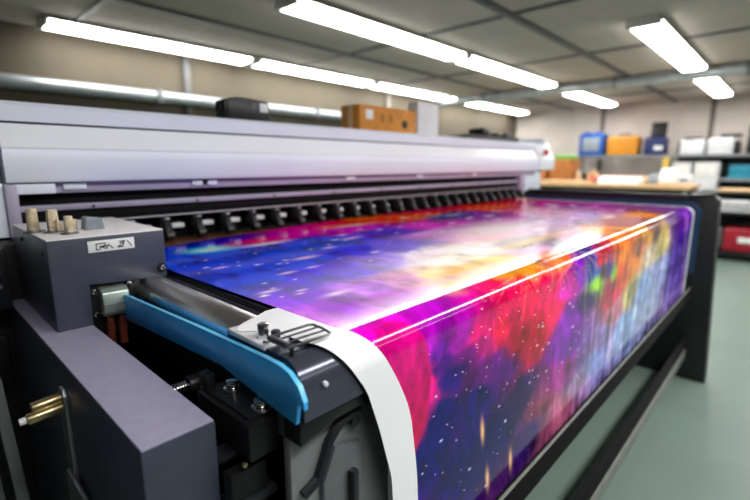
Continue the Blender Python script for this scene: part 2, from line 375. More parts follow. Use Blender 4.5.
# --- control box
SC = 1.106
bx0,bx1,by0,by1,bz0,bz1 = .150,.332,.85,1.135,.9017,1.082
cb = MB().prism([(bx0,bz0),(.203,bz0),(.203,1.0),(bx1,.992),(bx1,bz1),(bx0,bz1)], by0, by1, 'y', .003).build('control_box', M['gray_box'], PR)
MB().box(bx0+.001,bx1-.001,by0+.001,by1,bz1-.001,bz1+.0012,.0008).build('box_lit_top', M['gray_top'], cb)  # thin skin with the top's brightness painted in
MB().box(.2035,.30,.862,.875,.9017,.998,.001).build('recess_plate', M['black'], cb)
MB().box(.2035,.30,.875,1.1,.9017,.99).build('recess_body', M['black_matte'], cb)
cl = [(.862,.992),(.845,.991),(.838,.984),(.833,.965),(.833,.951),(.838,.943),(.862,.943)]
MB().prism(cl,.216,.258,'x',.002).build('clamp_block', M['zinc'], cb)
MB().box(.2155,.2585,.8325,.835,.963,.9645,.0004).build('clamp_seam', M['steel_dull'], cb)
for x,z in ((.2105,.985),(.2105,.945),(.2655,.990)): MB().cyl((x,.862,z),(x,.855,z),.0045,n=16,bev=.001).build('clamp_screw', M['chrome'], cb)
for x in (.228,.247):
    MB().cyl((x,.852,.945),(x,.852,.925),.0058,n=16,bev=.001).cyl((x,.852,.925),(x,.855,.885),.0068,n=16).build('copper_hose', M['copper'], cb)
MB().cyl((.322,.8505,1.012),(.322,.847,1.012),.0085,n=20).build('side_screw_seat', M['black'], cb)
MB().cyl((.322,.847,1.012),(.322,.842,1.012),.0048,n=18,bev=.0015).build('side_screw', M['chrome'], cb)
for y,z in ((.875,1.06),(1.04,1.065)): MB().cyl((.1502,y,z),(.146,y,z),.004,n=12).build('side_rivet', M['black'], cb)
# label with printed marks
MB().box(.2065,.279,.8488,.8502,1.055,1.0745,.0003).build('label_plate', M['label'], cb)
ik = MB()
def stroke(pts, r=.0007):
    for (x0,z0),(x1,z1) in zip(pts, pts[1:]):
        d = Vector((x1-x0,0,z1-z0)); ang = math.atan2(d.z,d.x)
        ik.box((x0+x1)/2-d.length/2-r,(x0+x1)/2+d.length/2+r,.8482,.8489,(z0+z1)/2-r,(z0+z1)/2+r,rot=Matrix.Rotation(-ang,4,'Y'))
def S(pts): stroke([(.2065+.0725*u, 1.055+.0195*v) for u,v in pts])
S([(.17,.22),(.17,.72),(.36,.75),(.36,.52),(.25,.5),(.25,.25)]); S([(.17,.22),(.22,.2)]); S([(.25,.48),(.38,.25),(.42,.5),(.30,.42)]); S([(.42,.62),(.52,.22)])
S([(.66,.76),(.76,.76),(.68,.56),(.76,.54),(.74,.38),(.64,.36)]); S([(.78,.78),(.74,.4)]); S([(.62,.25),(.74,.25)]); S([(.84,.76),(.93,.24)])
ik.build('label_symbols', M['ink'], cb)
# knobs
def knob(x,y,r,h,tilt=0):
    z = bz1+.0012
    MB().cyl((x,y,z),(x,y,z+.003),r*1.9,n=28,bev=.0008).build('knob_base', M['steel_dull'], cb)
    MB().cyl((x,y,z+.003),(x+tilt,y,z+h),r*1.05,r*.9,n=24,bev=.0012).build('control_knob', M['beige'], cb)
knob(.158,.975,.0088,.042); knob(.196,.905,.0072,.031)
z0 = bz1+.0012
MB().cyl((.181,.945,z0),(.181,.945,z0+.003),.016,n=28,bev=.0008).build('knob_base', M['steel_dull'], cb)
MB().prism([(.1735,z0+.003),(.188,z0+.003),(.1895,z0+.018),(.188,z0+.041),(.174,z0+.041),(.1735,z0+.02)],.935,.953,'y',.002).prism([(.183,z0+.004),(.193,z0+.003),(.192,z0+.016),(.184,z0+.025)],.928,.936,'y',.002).build('control_lever', M['beige'], cb)
MB().cyl((.214,.955,z0),(.214,.955,z0+.02),.0055,n=20,bev=.001).build('control_knob', M['beige'], cb)
rr = MB().prism([(.226,z0),(.258,z0),(.256,z0+.02),(.229,z0+.024)],.93,.96,'y',.002)
for i in range(7): rr.box(.2305+i*.0037,.2322+i*.0037,.9285,.931,z0+.003,z0+.019)
rr.build('ribbed_block', M['grey_panel'], cb)
SC = None

# ------------------------------------------------------------------ printed banner
ANCH = np.array([(.40,-.80,15,60,215),(.42,-.68,15,70,225),(.46,-.83,20,60,200),(.54,-.84,30,60,190),(.62,-.86,70,45,170),(.46,-.62,10,75,240),(.44,-.5,10,70,238),(.50,-.45,12,75,240),(.60,-.5,20,75,235),(.60,-.40,35,75,230),(.46,-.36,25,65,225),(.70,-.56,45,70,225),(.80,-.60,70,70,220),(.52,-.36,60,75,220),(0.427,-0.597,20,80,235),(0.459,-0.564,20,70,225),(0.401,-0.444,20,60,215),(0.386,-0.298,45,60,210),(0.553,-0.463,35,75,230),(0.556,-0.579,30,70,225),(0.708,-0.514,50,80,225),(0.833,-0.538,70,75,215),(0.755,-0.697,120,50,190),(0.966,-0.850,215,40,170),(1.151,-0.901,235,70,110),(1.273,-0.915,245,130,50),(1.453,-1.004,250,150,40),(1.596,-0.915,235,60,130),(1.515,-0.763,245,130,90),(1.009,-0.663,200,60,190),(1.089,-0.577,110,80,205),(0.983,-0.566,110,80,205),(1.370,-0.578,205,70,190),(1.656,-0.668,60,60,140),(1.812,-0.620,140,60,170),(2.141,-0.693,240,110,60),(2.161,-0.593,230,70,130),(2.396,-0.589,210,90,180),(2.372,-0.446,190,90,180),(0.447,-0.233,110,80,215),(0.449,-0.334,60,75,215),(0.434,-0.158,150,100,220),(0.498,-0.340,70,75,220),(0.554,-0.281,100,90,220),(0.625,-0.269,125,110,225),(0.759,-0.275,160,140,225),(0.933,-0.360,130,120,220),(0.798,-0.418,90,90,225),(0.871,-0.243,235,225,245),(0.891,-0.168,255,250,240),(1.032,-0.168,250,240,250),(0.721,-0.102,245,215,170),(0.763,-0.058,240,190,110),(0.655,-0.114,225,175,215),(0.545,-0.128,195,145,225),(0.444,-0.071,170,100,210),(0.394,-0.059,205,140,225),(0.525,-0.061,190,120,210),(1.172,-0.393,205,140,215),(1.259,-0.300,240,170,200),(1.500,-0.279,225,170,215),(1.769,-0.241,190,140,205),(2.100,-0.194,180,120,190),(0.932,-0.058,245,205,120),(0.903,0.000,200,150,70),(1.131,-0.062,215,180,205),(1.200,-0.122,110,110,110),(1.306,-0.108,130,120,140),(1.478,-0.066,200,140,170),(1.500,-0.138,220,180,220),(1.641,-0.055,235,150,60),(1.930,-0.069,160,90,120),(2.265,-0.076,240,150,50),(2.218,-0.186,190,120,180),(2.531,-0.050,150,90,160),(1.092,0.019,225,130,90),(1.234,0.004,60,60,130),(0.433,0.060,235,30,190),(0.502,0.106,235,40,150),(0.529,0.153,225,60,140),(0.513,0.070,205,25,205),(0.484,0.156,225,110,140),(0.499,0.187,190,60,130),(0.552,0.082,120,35,165),(0.609,0.077,165,45,170),(0.584,0.153,50,22,125),(0.568,0.121,90,25,140),(0.559,0.214,12,14,115),(0.533,0.256,8,20,118),(0.679,0.130,165,35,120),(0.676,0.095,215,55,130),(0.629,0.133,120,30,130),(0.751,0.113,220,35,65),(0.788,0.082,215,50,80),(0.878,0.082,225,75,80),(0.842,0.160,180,22,45),(0.942,0.166,200,25,45),(0.760,0.198,100,28,130),(0.702,0.197,110,30,130),(0.687,0.232,22,12,112),(0.775,0.334,10,16,95),(0.659,0.320,10,14,110),(0.862,0.303,50,22,90),(0.931,0.433,60,40,110),(1.004,0.362,130,65,95),(1.088,0.314,140,45,130),(1.129,0.192,145,30,185),(1.108,0.253,115,25,155),(0.983,0.082,215,80,90),(1.022,0.139,215,40,70),(1.111,0.109,190,60,160),(1.174,0.082,130,45,180),(1.257,0.168,70,40,110),(1.339,0.097,25,80,150),(1.331,0.131,140,190,70),(1.296,0.067,40,60,140),(1.415,0.104,90,35,60),(1.375,0.059,190,30,30),(1.524,0.065,240,130,15),(1.689,0.130,240,140,30),(1.575,0.145,220,90,30),(1.487,0.203,180,60,60),(1.539,0.265,170,110,130),(1.407,0.328,150,130,190),(1.268,0.302,110,80,150),(1.252,0.402,160,130,170),(1.331,0.384,120,140,200),(1.112,0.435,170,100,130),(1.019,0.449,150,90,120),(1.774,0.082,180,110,90),(1.941,0.123,200,180,160),(1.853,0.263,130,155,205),(1.681,0.336,140,165,215),(1.732,0.238,190,180,120),(2.009,0.045,100,25,40),(1.841,0.054,190,140,40),(2.181,0.080,205,180,90),(2.112,0.126,195,180,110),(2.314,0.063,110,50,160),(2.615,0.167,90,55,160),(2.161,0.218,140,150,205),(2.551,0.052,110,50,160),(2.478,0.222,120,100,185)])
def s2yz(s, lift=0.0012):
    r = RB+lift; cy, cz = YF+RB, ZB-RB
    y = np.where(s<0, cy-s, np.where(s<RB*PI/2, cy-r*np.sin(np.clip(s,0,None)/RB), cy-r))
    z = np.where(s<0, cz+r, np.where(s<RB*PI/2, cz+r*np.cos(np.clip(s,0,RB*PI/2)/RB), cz-(s-RB*PI/2)))
    return y, z
XP = ([-.93,-.46,-.15,-.10,0,.05,.094,.16,.27,.52],[.375,.376,.383,.383,.386,.415,.445,.478,.497,.515])
XLd= ([-.15,-.135,-.112,-.092,-.082,0,.02,.06,.094,.16,.25,.52],[.3829,.325,.287,.287,.319,.326,.338,.362,.386,.410,.437,.458])
def smooth_interp(s, tab):
    ss = np.linspace(tab[0][0], tab[0][-1], 800); v = np.interp(ss, *tab)
    kk = np.ones(31)/31; vp = np.pad(v, 15, mode='edge'); v = np.convolve(vp, kk, 'valid')
    return np.interp(s, ss, v)
def grid_mesh(name, X, S, parent, m, lift, color=None):
    ns, nx = X.shape
    y, z = s2yz(S, lift)
    co = np.stack([X, y, z], -1).reshape(-1,3) - np.array(world_loc(parent))
    idx = np.arange(ns*nx).reshape(ns,nx)
    q = np.stack([idx[:-1,:-1], idx[1:,:-1], idx[1:,1:], idx[:-1,1:]], -1).reshape(-1,4)
    me = bpy.data.meshes.new(name)
    me.vertices.add(len(co)); me.vertices.foreach_set('co', co.astype(np.float32).ravel())
    me.loops.add(q.size); me.loops.foreach_set('vertex_index', q.astype(np.int32).ravel())
    me.polygons.add(len(q)); me.polygons.foreach_set('loop_start', np.arange(0,q.size,4,dtype=np.int32))
    me.polygons.foreach_set('use_smooth', np.ones(len(q),dtype=bool))
    me.update(calc_edges=True); me.validate()
    uv = me.uv_layers.new(name='sheet')
    su = np.stack([X,S],-1).reshape(-1,2)[q.ravel()]
    uv.data.foreach_set('uv', su.astype(np.float32).ravel())
    if color is not None:
        a = me.color_attributes.new('print', 'FLOAT_COLOR', 'POINT')
        a.data.foreach_set('color', np.concatenate([color.reshape(-1,3), np.ones((ns*nx,1))],1).astype(np.float32).ravel())
    me.materials.append(m)
    o = bpy.data.objects.new(name, me); C.objects.link(o); o.parent = parent
    return o
# value noise in numpy
def vnoise(u, v, seed):
    rs = np.random.RandomState(seed); T = rs.rand(256,256)
    iu = np.floor(u).astype(int); iv = np.floor(v).astype(int); fu = u-iu; fv = v-iv
    fu = fu*fu*(3-2*fu); fv = fv*fv*(3-2*fv)
    g = lambda a,b: T[a%256, b%256]
    return (g(iu,iv)*(1-fu)+g(iu+1,iv)*fu)*(1-fv)+(g(iu,iv+1)*(1-fu)+g(iu+1,iv+1)*fu)*fv
def fbm(u,v,seed,o=4):
    r = 0; a = .5
    for i in range(o): r = r+a*vnoise(u*2**i,v*2**i,seed+i); a *= .5
    return r/(1-.5**o)
def srgb2lin(c): c = c/255.; return np.where(c<=.04045, c/12.92, ((c+.055)/1.055)**2.4)

def paint(X, S):
    a = np.log(X); sh = X.shape
    w1 = fbm(a*9+5, S*14+30, 11)-.5; w2 = fbm(a*9+50, S*14+3, 21)-.5
    front = np.clip((S+.02)/.1,0,1)
    # the front face wavers sideways in streaks, the top mostly in clouds
    A = a + w1*.07; Sx = S + w2*.08*(1-front*.2)
    az = (ANCH[:,4]>195)&(ANCH[:,2]<90)&(ANCH[:,1]<0); ANCH[az,3] += 26; ANCH[az,2] *= .8; rd = (ANCH[:,2]>160)&(ANCH[:,4]<100)&(ANCH[:,3]<85)&(ANCH[:,1]>-.05); ANCH[rd,4] += 22; ANCH[rd,3] *= .75   # the deep blues lean to azure
    pa = np.log(ANCH[:,0]); ps = ANCH[:,1]; pc = srgb2lin(ANCH[:,2:5])
    num = np.zeros(sh+(3,)); den = np.zeros(sh)
    for i in range(len(pa)):
        ka = 1.0; ks = 1.9/ (0.45+0.55*ANCH[i,0])
        d2 = ((A-pa[i])*ka)**2 + ((Sx-ps[i])*ks)**2
        w = 1/(d2+.0006)**2.6
        num += w[...,None]*pc[i]; den += w
    col = num/den[...,None]
    # streaks running down the front, longer the lower
    fan = (a+.55)*1.0
    st = fbm(a*130+S*6, S*3.5+9, 31,3); st2 = fbm(a*60-S*8, S*2+40, 41,3)
    far = np.clip((X-.7)/.5,0,1)
    k1 = front*far*(.35+.65*np.clip((X-.8)/.8,0,1))
    col = col*(1+(k1*(st-.5)*2.2)[...,None])
    glow = np.clip((st2-.58)*4,0,1)*k1
    col = col+glow[...,None]*np.array([.22,.14,.16])
    # soft cloud variation
    cl = fbm(a*16+9, S*18+5, 51)
    cl2 = fbm(a*42+2, S*40+8, 71)
    col = col*(np.clip(.3+1.4*cl,.35,1.6)*np.clip(1+(cl2-.5)*(.3+.6*front),.5,1.4))[...,None]
    lum = col.mean(-1,keepdims=True); col = np.clip(lum+(col-lum)*(1.04+.16*(1-front[...,None])),0,None)
    def blob(x,s,rx,rs,c,k=1.,p=2):
        nonlocal col
        d = ((X-x)/rx)**2+((S-s)/rs)**2
        w = np.clip(k*np.exp(-d**(p/2)*1.2),0,1)[...,None]
        col = col*(1-w)+srgb2lin(np.array(c,float))*w
    # round pink planet on the near front edge
    d = np.sqrt(((X-.455)/.075)**2+((S-.135)/.125)**2); tex = fbm(X*60,S*45,61)
    w = np.clip((1.0-d)*14,0,1)[...,None]
    pl = srgb2lin(np.array([238,30,170.]))*(1-np.clip(S/.2,0,1))[...,None]+srgb2lin(np.array([232,70,125.]))*np.clip(S/.2,0,1)[...,None]
    pl = pl*(.36+.7*tex)[...,None]
    col = col*(1-w)+pl*w
    # cyan and pink glows at the back edge, white core
    blob(.60,-.71,.14,.05,(90,60,200),.5)
    blob(.555,-.69,.085,.055,(105,225,255),.99,4); blob(.545,-.685,.05,.026,(235,252,255),.95)
    blob(.735,-.715,.12,.05,(255,30,115),.97,3); blob(.84,-.70,.12,.035,(225,40,190),.7,3)
    blob(.70,-.655,.095,.022,(255,235,245),.97,3); blob(.61,-.69,.03,.02,(250,120,190),.6)
    blob(.93,-.75,.16,.05,(255,45,200),.92,3); blob(1.05,-.80,.10,.03,(255,130,40),.9); blob(1.15,-.76,.13,.03,(255,225,185),.92)
    blob(1.30,-.80,.16,.04,(240,60,80),.8,3); blob(1.45,-.86,.25,.03,(255,150,60),.7); blob(1.1,-.72,.2,.02,(225,50,200),.6)
    blob(1.42,-.32,.34,.13,(255,250,242),.85); blob(1.05,-.22,.35,.05,(250,225,170),.4)
    blob(1.25,-.13,.35,.03,(245,205,90),.6); blob(.75,-.05,.25,.02,(235,200,240),.4)
    blob(1.58,-.70,.10,.02,(90,205,215),.8); blob(1.70,-.68,.08,.013,(255,255,255),.9)
    # deep pink crescent, green flash
    blob(1.48,.13,.035,.03,(150,220,60),.8,3); blob(1.44,.10,.05,.05,(20,70,170),.6)
    # stars: little ellipses
    rs = np.random.RandomState(7)
    def stars(n, xr, sr, size, c):
        nonlocal col
        for _ in range(n):
            x = math.exp(rs.uniform(math.log(xr[0]),math.log(xr[1]))); s = rs.uniform(*sr)
            r = size*(.45+rs.rand()**2*1.3)*(.5+.5*x)
            ex = rs.uniform(1.2,2.6); 
            m = (np.abs(X-x)<r*6)&(np.abs(S-s)<r*6)
            if not m.any(): continue
            dd = ((X[m]-x)/(r*ex))**2+((S[m]-s)/r)**2
            ww = np.clip(np.exp(-dd)*1.3,0,1)[...,None]
            col[m] = col[m]*(1-ww)+np.array(c)*ww
    stars(60,(.40,1.5),(-.70,-.12),.0042,(1,.95,1))
    for x,s,r in ((.652,-.42,.020),(.425,-.235,.010),(.50,-.14,.014),(.53,-.326,.011),(.46,-.47,.010),(.93,-.55,.02),(.60,-.33,.009),(.47,-.20,.006),(.455,-.185,.005),(.78,-.48,.012)):
        blob(x,s,r*2.2,r*.75,(255,225,255),.95)
    stars(50,(1.4,2.6),(-.8,-.1),.008,(1,.9,1))
    stars(70,(.47,.95),(.06,.5),.0009,(.8,.55,.85))
    stars(14,(.5,.85),(.15,.5),.0018,(.8,.8,1))
    stars(70,(.62,1.0),(.02,.25),.0011,(1,.62,.6))
    stars(55,(.9,1.4),(.05,.4),.0014,(.95,.65,.9))
    # small bright flames low on the front
    for x,s in ((.585,.44),(.70,.30),(.73,.42),(.83,.43)): 
        d = ((X-x-(S-s)*.15)/.006)**2+((S-s)/.024)**2; w = np.exp(-d)[...,None]; col = col*(1-w)+np.array([1,.62,.3])*w
    # sparks bursting from the bright fold centre
    for cx,cs,n,ln in ((.86,.02,60,.13),(1.02,.0,50,.2),(.72,.06,26,.06),(1.2,.02,50,.2)):
        for _ in range(n):
            th = rs.uniform(.1,PI-.1) if rs.rand()<.7 else rs.uniform(PI,2*PI); l0 = rs.uniform(.01,.05); l1 = l0+rs.rand()*ln
            x0,s0 = cx+math.cos(th)*l0*1.2, cs+math.sin(th)*l0; x1,s1 = cx+math.cos(th)*l1*1.2, cs+math.sin(th)*l1
            L2 = (x1-x0)**2+(s1-s0)**2+1e-9
            m = (X>min(x0,x1)-.01)&(X<max(x0,x1)+.01)&(S>min(s0,s1)-.01)&(S<max(s0,s1)+.01)
            if not m.any(): continue
            tt = np.clip(((X[m]-x0)*(x1-x0)+(S[m]-s0)*(s1-s0))/L2,0,1)
            dd = ((X[m]-x0-tt*(x1-x0))**2+(S[m]-s0-tt*(s1-s0))**2)/(.0011**2)
            ww = (np.exp(-dd)*rs.uniform(.08,.45)*(1-tt*.8))[...,None]
            col[m] = col[m]*(1-ww)+np.array([1,.6,.5])*ww
    col = np.clip(col,0,1.2)
    return np.clip(col**1.22*(1.05+.22*front[...,None]),0.0,1)  # front face brightened in the colour to offset the weaker light there

pm = bpy.data.materials.new('galaxy_print'); pm.use_nodes = True
nt = pm.node_tree; n = nt.nodes; Lk = nt.links; b = n['Principled BSDF']
at = n.new('ShaderNodeVertexColor'); at.layer_name = 'print'
uvn = n.new('ShaderNodeUVMap'); uvn.uv_map = 'sheet'
nz = n.new('ShaderNodeTexNoise'); nz.inputs['Scale'].default_value = 260; Lk.new(uvn.outputs['UV'], nz.inputs['Vector'])
rp = n.new('ShaderNodeMapRange'); rp.inputs['To Min'].default_value = .86; rp.inputs['To Max'].default_value = 1.14
Lk.new(nz.outputs['Fac'], rp.inputs['Value'])
hs = n.new('ShaderNodeHueSaturation'); hs.inputs['Saturation'].default_value = 1.06
Lk.new(at.outputs['Color'], hs.inputs['Color']); Lk.new(rp.outputs['Result'], hs.inputs['Value'])
Lk.new(hs.outputs['Color'], b.inputs['Base Color'])
b.inputs['Roughness'].default_value = .11
b.inputs['Specular IOR Level'].default_value = .38

BN = thing('printed_banner','glossy wide sheet printed with a colourful galaxy, draped over the printer bed','banner',(1.5,.44,.5))
XE, XW = 2.84, 2.884
s_top = np.linspace(-.80,-.02,250); s_f = np.linspace(-.02,.115,70)[1:]; s_d = np.linspace(.115,.52,190)[1:]
sv = np.concatenate([s_top,s_f,s_d]); NX = 440
xp = smooth_interp(sv, XP)
t = np.linspace(0,1,NX)
X = xp[:,None]*(XE/xp[:,None])**t[None,:]; S = np.repeat(sv[:,None],NX,1)
back = -.80-.125*np.clip((X-.45)/.75,0,1)**.8   # the sheet feeds in a little askew at the back edge
S = np.where(S<-.02, -.02+(S+.02)*(back+.02)/(-.78), S)
grid_mesh('printed_area', X, S, BN, pm, .0012, paint(X,S))
# blank margins
t2 = np.linspace(0,1,3)
sm = S[:,-1:]+0*t2[None,:]
grid_mesh('blank_margin', XE+(XW-XE)*t2[None,:]+0*sv[:,None], sm, BN, M['white_sheet'], .0012)['label'] = 'white unprinted margin'
sl = np.linspace(-.148,.52,200); t3 = np.linspace(0,1,14)
a_, b_ = np.interp(sl,*XLd), smooth_interp(sl, XP)
a_ = np.minimum(np.convolve(np.pad(a_,4,mode='edge'),np.ones(9)/9,'valid'), b_-.0005)
grid_mesh('blank_leader', a_[:,None]+(b_-a_)[:,None]*t3[None,:], np.repeat(sl[:,None],14,1), BN, M['white_sheet'], .0014)['label'] = 'white unprinted edge strip'

# ------------------------------------------------------------------ things on the printer cover
ZT = 1.3455
t = thing('handheld_reader','small black plastic device with white square window on the printer cover','device',(.84,1.47,ZT))
MB().prism([(.775,ZT),(.95,ZT),(.95,ZT+.062),(.937,ZT+.075),(.82,ZT+.080),(.775,ZT+.066)],1.40,1.465,'y',.006).build('body', M['dark'], t)
MB().box(.768,.776,1.42,1.45,ZT+.03,ZT+.05,.002).build('side_button', M['black'], t)
MB().box(.782,.875,1.392,1.401,ZT+.004,ZT+.066,.004).build('front_panel', M['black'], t)
MB().box(.905,.938,1.394,1.401,ZT+.035,ZT+.066,.003).build('window', M['label'], t)
MB().box(.913,.930,1.392,1.395,ZT+.043,ZT+.058,.001).build('window_insert', M['offwhite'], t)
t = thing('cardboard_box','long orange brown cardboard carton lying on the printer cover','box',(1.74,1.59,ZT))
MB().box(1.53,1.955,1.53,1.66,ZT,ZT+.135,.005).build('carton_body', M['cardboard'], t)
MB().box(1.5285,1.9565,1.58,1.61,ZT+.02,ZT+.1365,.0006).build('packing_tape', M['tan'], t)
MB().box(1.57,1.62,1.5285,1.5305,ZT+.07,ZT+.115,.0004).build('address_sticker', M['label'], t)
MB().box(1.68,1.70,1.5285,1.5305,ZT+.06,ZT+.10).box(1.74,1.76,1.5285,1.5305,ZT+.06,ZT+.10).build('stamp_mark', M['brown_card'], t)
MB().cyl((1.86,1.531,ZT+.06),(1.86,1.5285,ZT+.06),.022,n=20).build('hand_hole', M['ink'], t)
t = thing('white_carton','upright white carton standing beside the cardboard box on the printer cover','box',(2.06,1.6,ZT))
MB().box(1.972,2.16,1.53,1.60,ZT,ZT+.185,.004).build('carton_body', M['offwhite'], t)
MB().box(1.985,2.147,1.535,1.595,ZT+.185,ZT+.192,.002).build('carton_flap', M['paper'], t)
t = thing('black_tray','flat black tray holding small dark parts at the far end of printer cover','tray',(2.72,1.52,ZT))
MB().prism([(2.33,ZT+.022),(2.45,ZT),(3.0,ZT),(3.03,ZT+.028),(3.02,ZT+.034),(2.35,ZT+.034)],1.45,1.62,'y',.003).build('tray_body', M['black'], t)
for x,h,w in ((2.56,.05,.10),(2.74,.025,.08),(2.86,.03,.09)): MB().box(x,x+w,1.47,1.58,ZT+.034,ZT+.034+h,.008).build('tray_part', M['dark'], t)

# ------------------------------------------------------------------ far shelving
RK = thing('wall_shelving','long grey steel wall shelving with one yellow post along the far wall','shelving',(10.2,2,0))
for z,y0,y1 in ((1.39,.15,3.62),(.97,.15,1.02),(.55,.15,3.5)):
    MB().box(9.9,10.55,y0,y1,z-.05,z,.006).build('shelf_board', M['shelf'], RK)
for y in (.17,3.5): MB().box(9.91,9.97,y,y+.06,0,1.34,.004).box(10.46,10.52,y,y+.06,0,1.34,.004).build('shelf_post', M['shelf'], RK)
MB().box(9.885,9.96,1.79,1.88,0,1.34,.004).build('shelf_post', M['yellow'], RK)['label'] = 'yellow painted post'
MB().box(10.5,10.54,.2,1.75,.57,1.34).build('back_panel', M['dark'], RK)
ZS = 1.3905
def case(name,label,y0,y1,z0,h,m,x0=9.98,x1=10.38,cat='case',front=None,fm=None,lid=None,handle=True):
    t = thing(name,label,cat,((x0+x1)/2,(y0+y1)/2,z0))
    MB().box(x0,x1,y0,y1,z0,z0+h,.025,3).build('case_body', m, t)
    if front: MB().box(x0-.012,x0+.002,y0+(y1-y0)*front[0],y0+(y1-y0)*front[1],z0+h*front[2],z0+h*front[3],.005).build('front_panel', fm, t)
    if lid: MB().box(x0-.01,x1+.01,y0-.01,y1+.01,z0+h*.72,z0+h*.76,.004).build('lid_rim', lid, t)
    if handle: MB().tube([(x0+.15,y0+(y1-y0)*.3,z0+h-.01),(x0+.15,y0+(y1-y0)*.34,z0+h+.04),(x0+.15,y0+(y1-y0)*.66,z0+h+.04),(x0+.15,y0+(y1-y0)*.7,z0+h-.01)],.014,8).build('handle', M['black'], t)
    return t
t = case('blue_case','bright blue case with grey square panel on the wall shelf',2.98,3.46,ZS,.44,M['case_blue'],front=(.16,.84,.2,.82),fm=M['grey_panel'],handle=False)
for y in (3.08,3.30): MB().box(10.0,10.3,y,y+.09,ZS+.44,ZS+.48,.012).build('top_clip', M['case_blue'], t)
t = case('storage_crate','orange storage box with dark handle between the blue and navy cases',2.36,2.90,ZS,.37,M['case_orange'],cat='box',lid=M['cardboard'])
t = case('navy_case','navy blue case with raised dark lid and small white label',1.90,2.25,ZS,.33,M['case_navy'],front=(.08,.5,.25,.5),fm=M['label'],handle=False)
MB().box(10.2,10.24,1.93,2.2,ZS+.33,ZS+.62,.012,rot=Matrix.Rotation(.12,4,'Y')).build('raised_lid', M['black'], t)
t = case('white_storage_box','white lidded box with dark rim just right of the yellow post on top shelf',1.30,1.66,ZS,.26,M['offwhite'],cat='box',handle=False)
MB().box(10.1,10.40,1.33,1.62,ZS+.26,ZS+.31,.012).build('dark_lid', M['dark'], t); MB().box(10.0,10.38,1.66,1.69,ZS,ZS+.25,.008).build('dark_side', M['dark'], t)
t = case('white_file_box','white file box with striped front and dark raised lid behind',.88,1.24,ZS,.28,M['offwhite'],cat='box',handle=False)
for z in (.09,.17): MB().box(9.975,9.981,.90,1.22,ZS+z,ZS+z+.012).build('front_stripe', M['grey_panel'], t)
MB().box(10.2,10.40,.80,1.1,ZS+.30,ZS+.35,.01).build('dark_lid', M['dark'], t); MB().box(10.05,10.38,.80,.875,ZS,ZS+.22,.01).build('dark_side', M['black'], t)
t = case('black_binder_box','tall black box at the end of the top wall shelf',.50,.70,ZS,.50,M['black'],cat='box',handle=False,front=(.2,.8,.6,.8),fm=M['grey_panel'])
ZU = .9705
t = case('white_drawer_box','white two compartment box standing beside the teal binders',1.03,1.40,.60,.66,M['offwhite'],x0=9.99,cat='box',handle=False)
for y0,y1 in ((1.05,1.19),(1.21,1.38)): MB().box(9.978,9.992,y0,y1,.98,1.24,.006).build('drawer_front', M['paper'], t)
t = case('plain_white_box','plain grey white box under the top shelf beside the yellow post',1.44,1.75,.60,.66,M['offwhite'],x0=9.99,cat='box',handle=False,front=(.1,.9,.5,.9),fm=M['paper'])
for i in range(4):
    o = thing('teal_binder',['bottom','second from bottom','third from bottom','topmost'][i]+' teal binder in the stack under the top wall shelf','binder',(10.2,.6,ZU+i*.058),'stacked teal binders')
    MB().box(9.95+.01*(i%2),10.3,.32,.90-.02*(i%2),ZU+i*.058,ZU+i*.058+.055,.006).build('cover', M['teal'], o)
    MB().box(9.945+.01*(i%2),9.952+.01*(i%2),.5,.6,ZU+i*.058+.014,ZU+i*.058+.04,.002).build('spine_label', M['case_blue'], o)

# ------------------------------------------------------------------ work bench
WB = thing('work_bench','long wooden topped work bench covered with papers behind the printer','bench',(7.5,2.2,0))
MB().box(7.0,7.95,1.0,3.75,.88,.93,.006).build('bench_top', M['wood'], WB)
for x in (7.05,7.85):
    for y in (1.03,3.65): MB().box(x,x+.06,y,y+.06,0,.88,.004).build('bench_leg', M['shelf'], WB)
MB().box(7.05,7.9,1.05,3.7,.28,.31,.004).build('lower_shelf', M['shelf'], WB)
MB().box(7.9,7.93,1.1,3.64,.32,.87).build('bench_back', M['dark'], WB)
ZW = .9305
t = case('tall_carton','tall brown carton with green top at the end of work bench',2.66,3.02,ZW,.36,M['brown_card'],x0=7.45,x1=7.85,cat='box',handle=False)
MB().box(7.5,7.8,2.70,2.98,ZW+.36,ZW+.43,.02).build('green_cover', M['green'], t)
t = case('low_carton','lower brown carton standing beside the tall carton on work bench',3.06,3.5,ZW,.24,M['brown_card'],x0=7.4,x1=7.8,cat='box',handle=False,front=(.2,.6,.3,.7),fm=M['tan'])
o = MB().box(7.02,7.42,2.2,3.0,ZW,ZW+.035,.006).build('tan_board', M['tan']); tag(o,'flat stack of tan card on the bench in front of cartons','card')
o = MB().prism([(7.05,ZW+.001),(7.5,ZW),(7.52,ZW+.05),(7.3,ZW+.11),(7.1,ZW+.07)],1.62,2.15,'y',.012).build('paper_pile', M['paper']); tag(o,'white rumpled paper pile in the middle of the bench','paper')
o = MB().box(7.1,7.28,2.16,2.28,ZW+.036,ZW+.10,.012).build('red_packet', mat('pink_red',(225,110,105),.5)); tag(o,'small pinkish red packet lying on the tan card','packet')
for i,(y,x,r,l) in enumerate(((1.85,7.62,.05,'nearer'),(1.85,7.76,.055,'farther'))):
    t = thing('paper_roll',l+' brown cardboard roll lying behind the white paper pile','roll',(x,y,ZW))
    MB().cyl((x,y-.25,ZW+r),(x,y+.42,ZW+r),r,n=24).build('roll_body', M['brown_card' if i else 'tan'], t)
    MB().cyl((x,y-.262,ZW+r),(x,y-.25,ZW+r),r*.6,n=20).build('roll_core', M['dark'], t)
t = thing('glue_bottle','small pale bottle standing on the bench behind the red packet','bottle',(7.62,2.45,ZW))
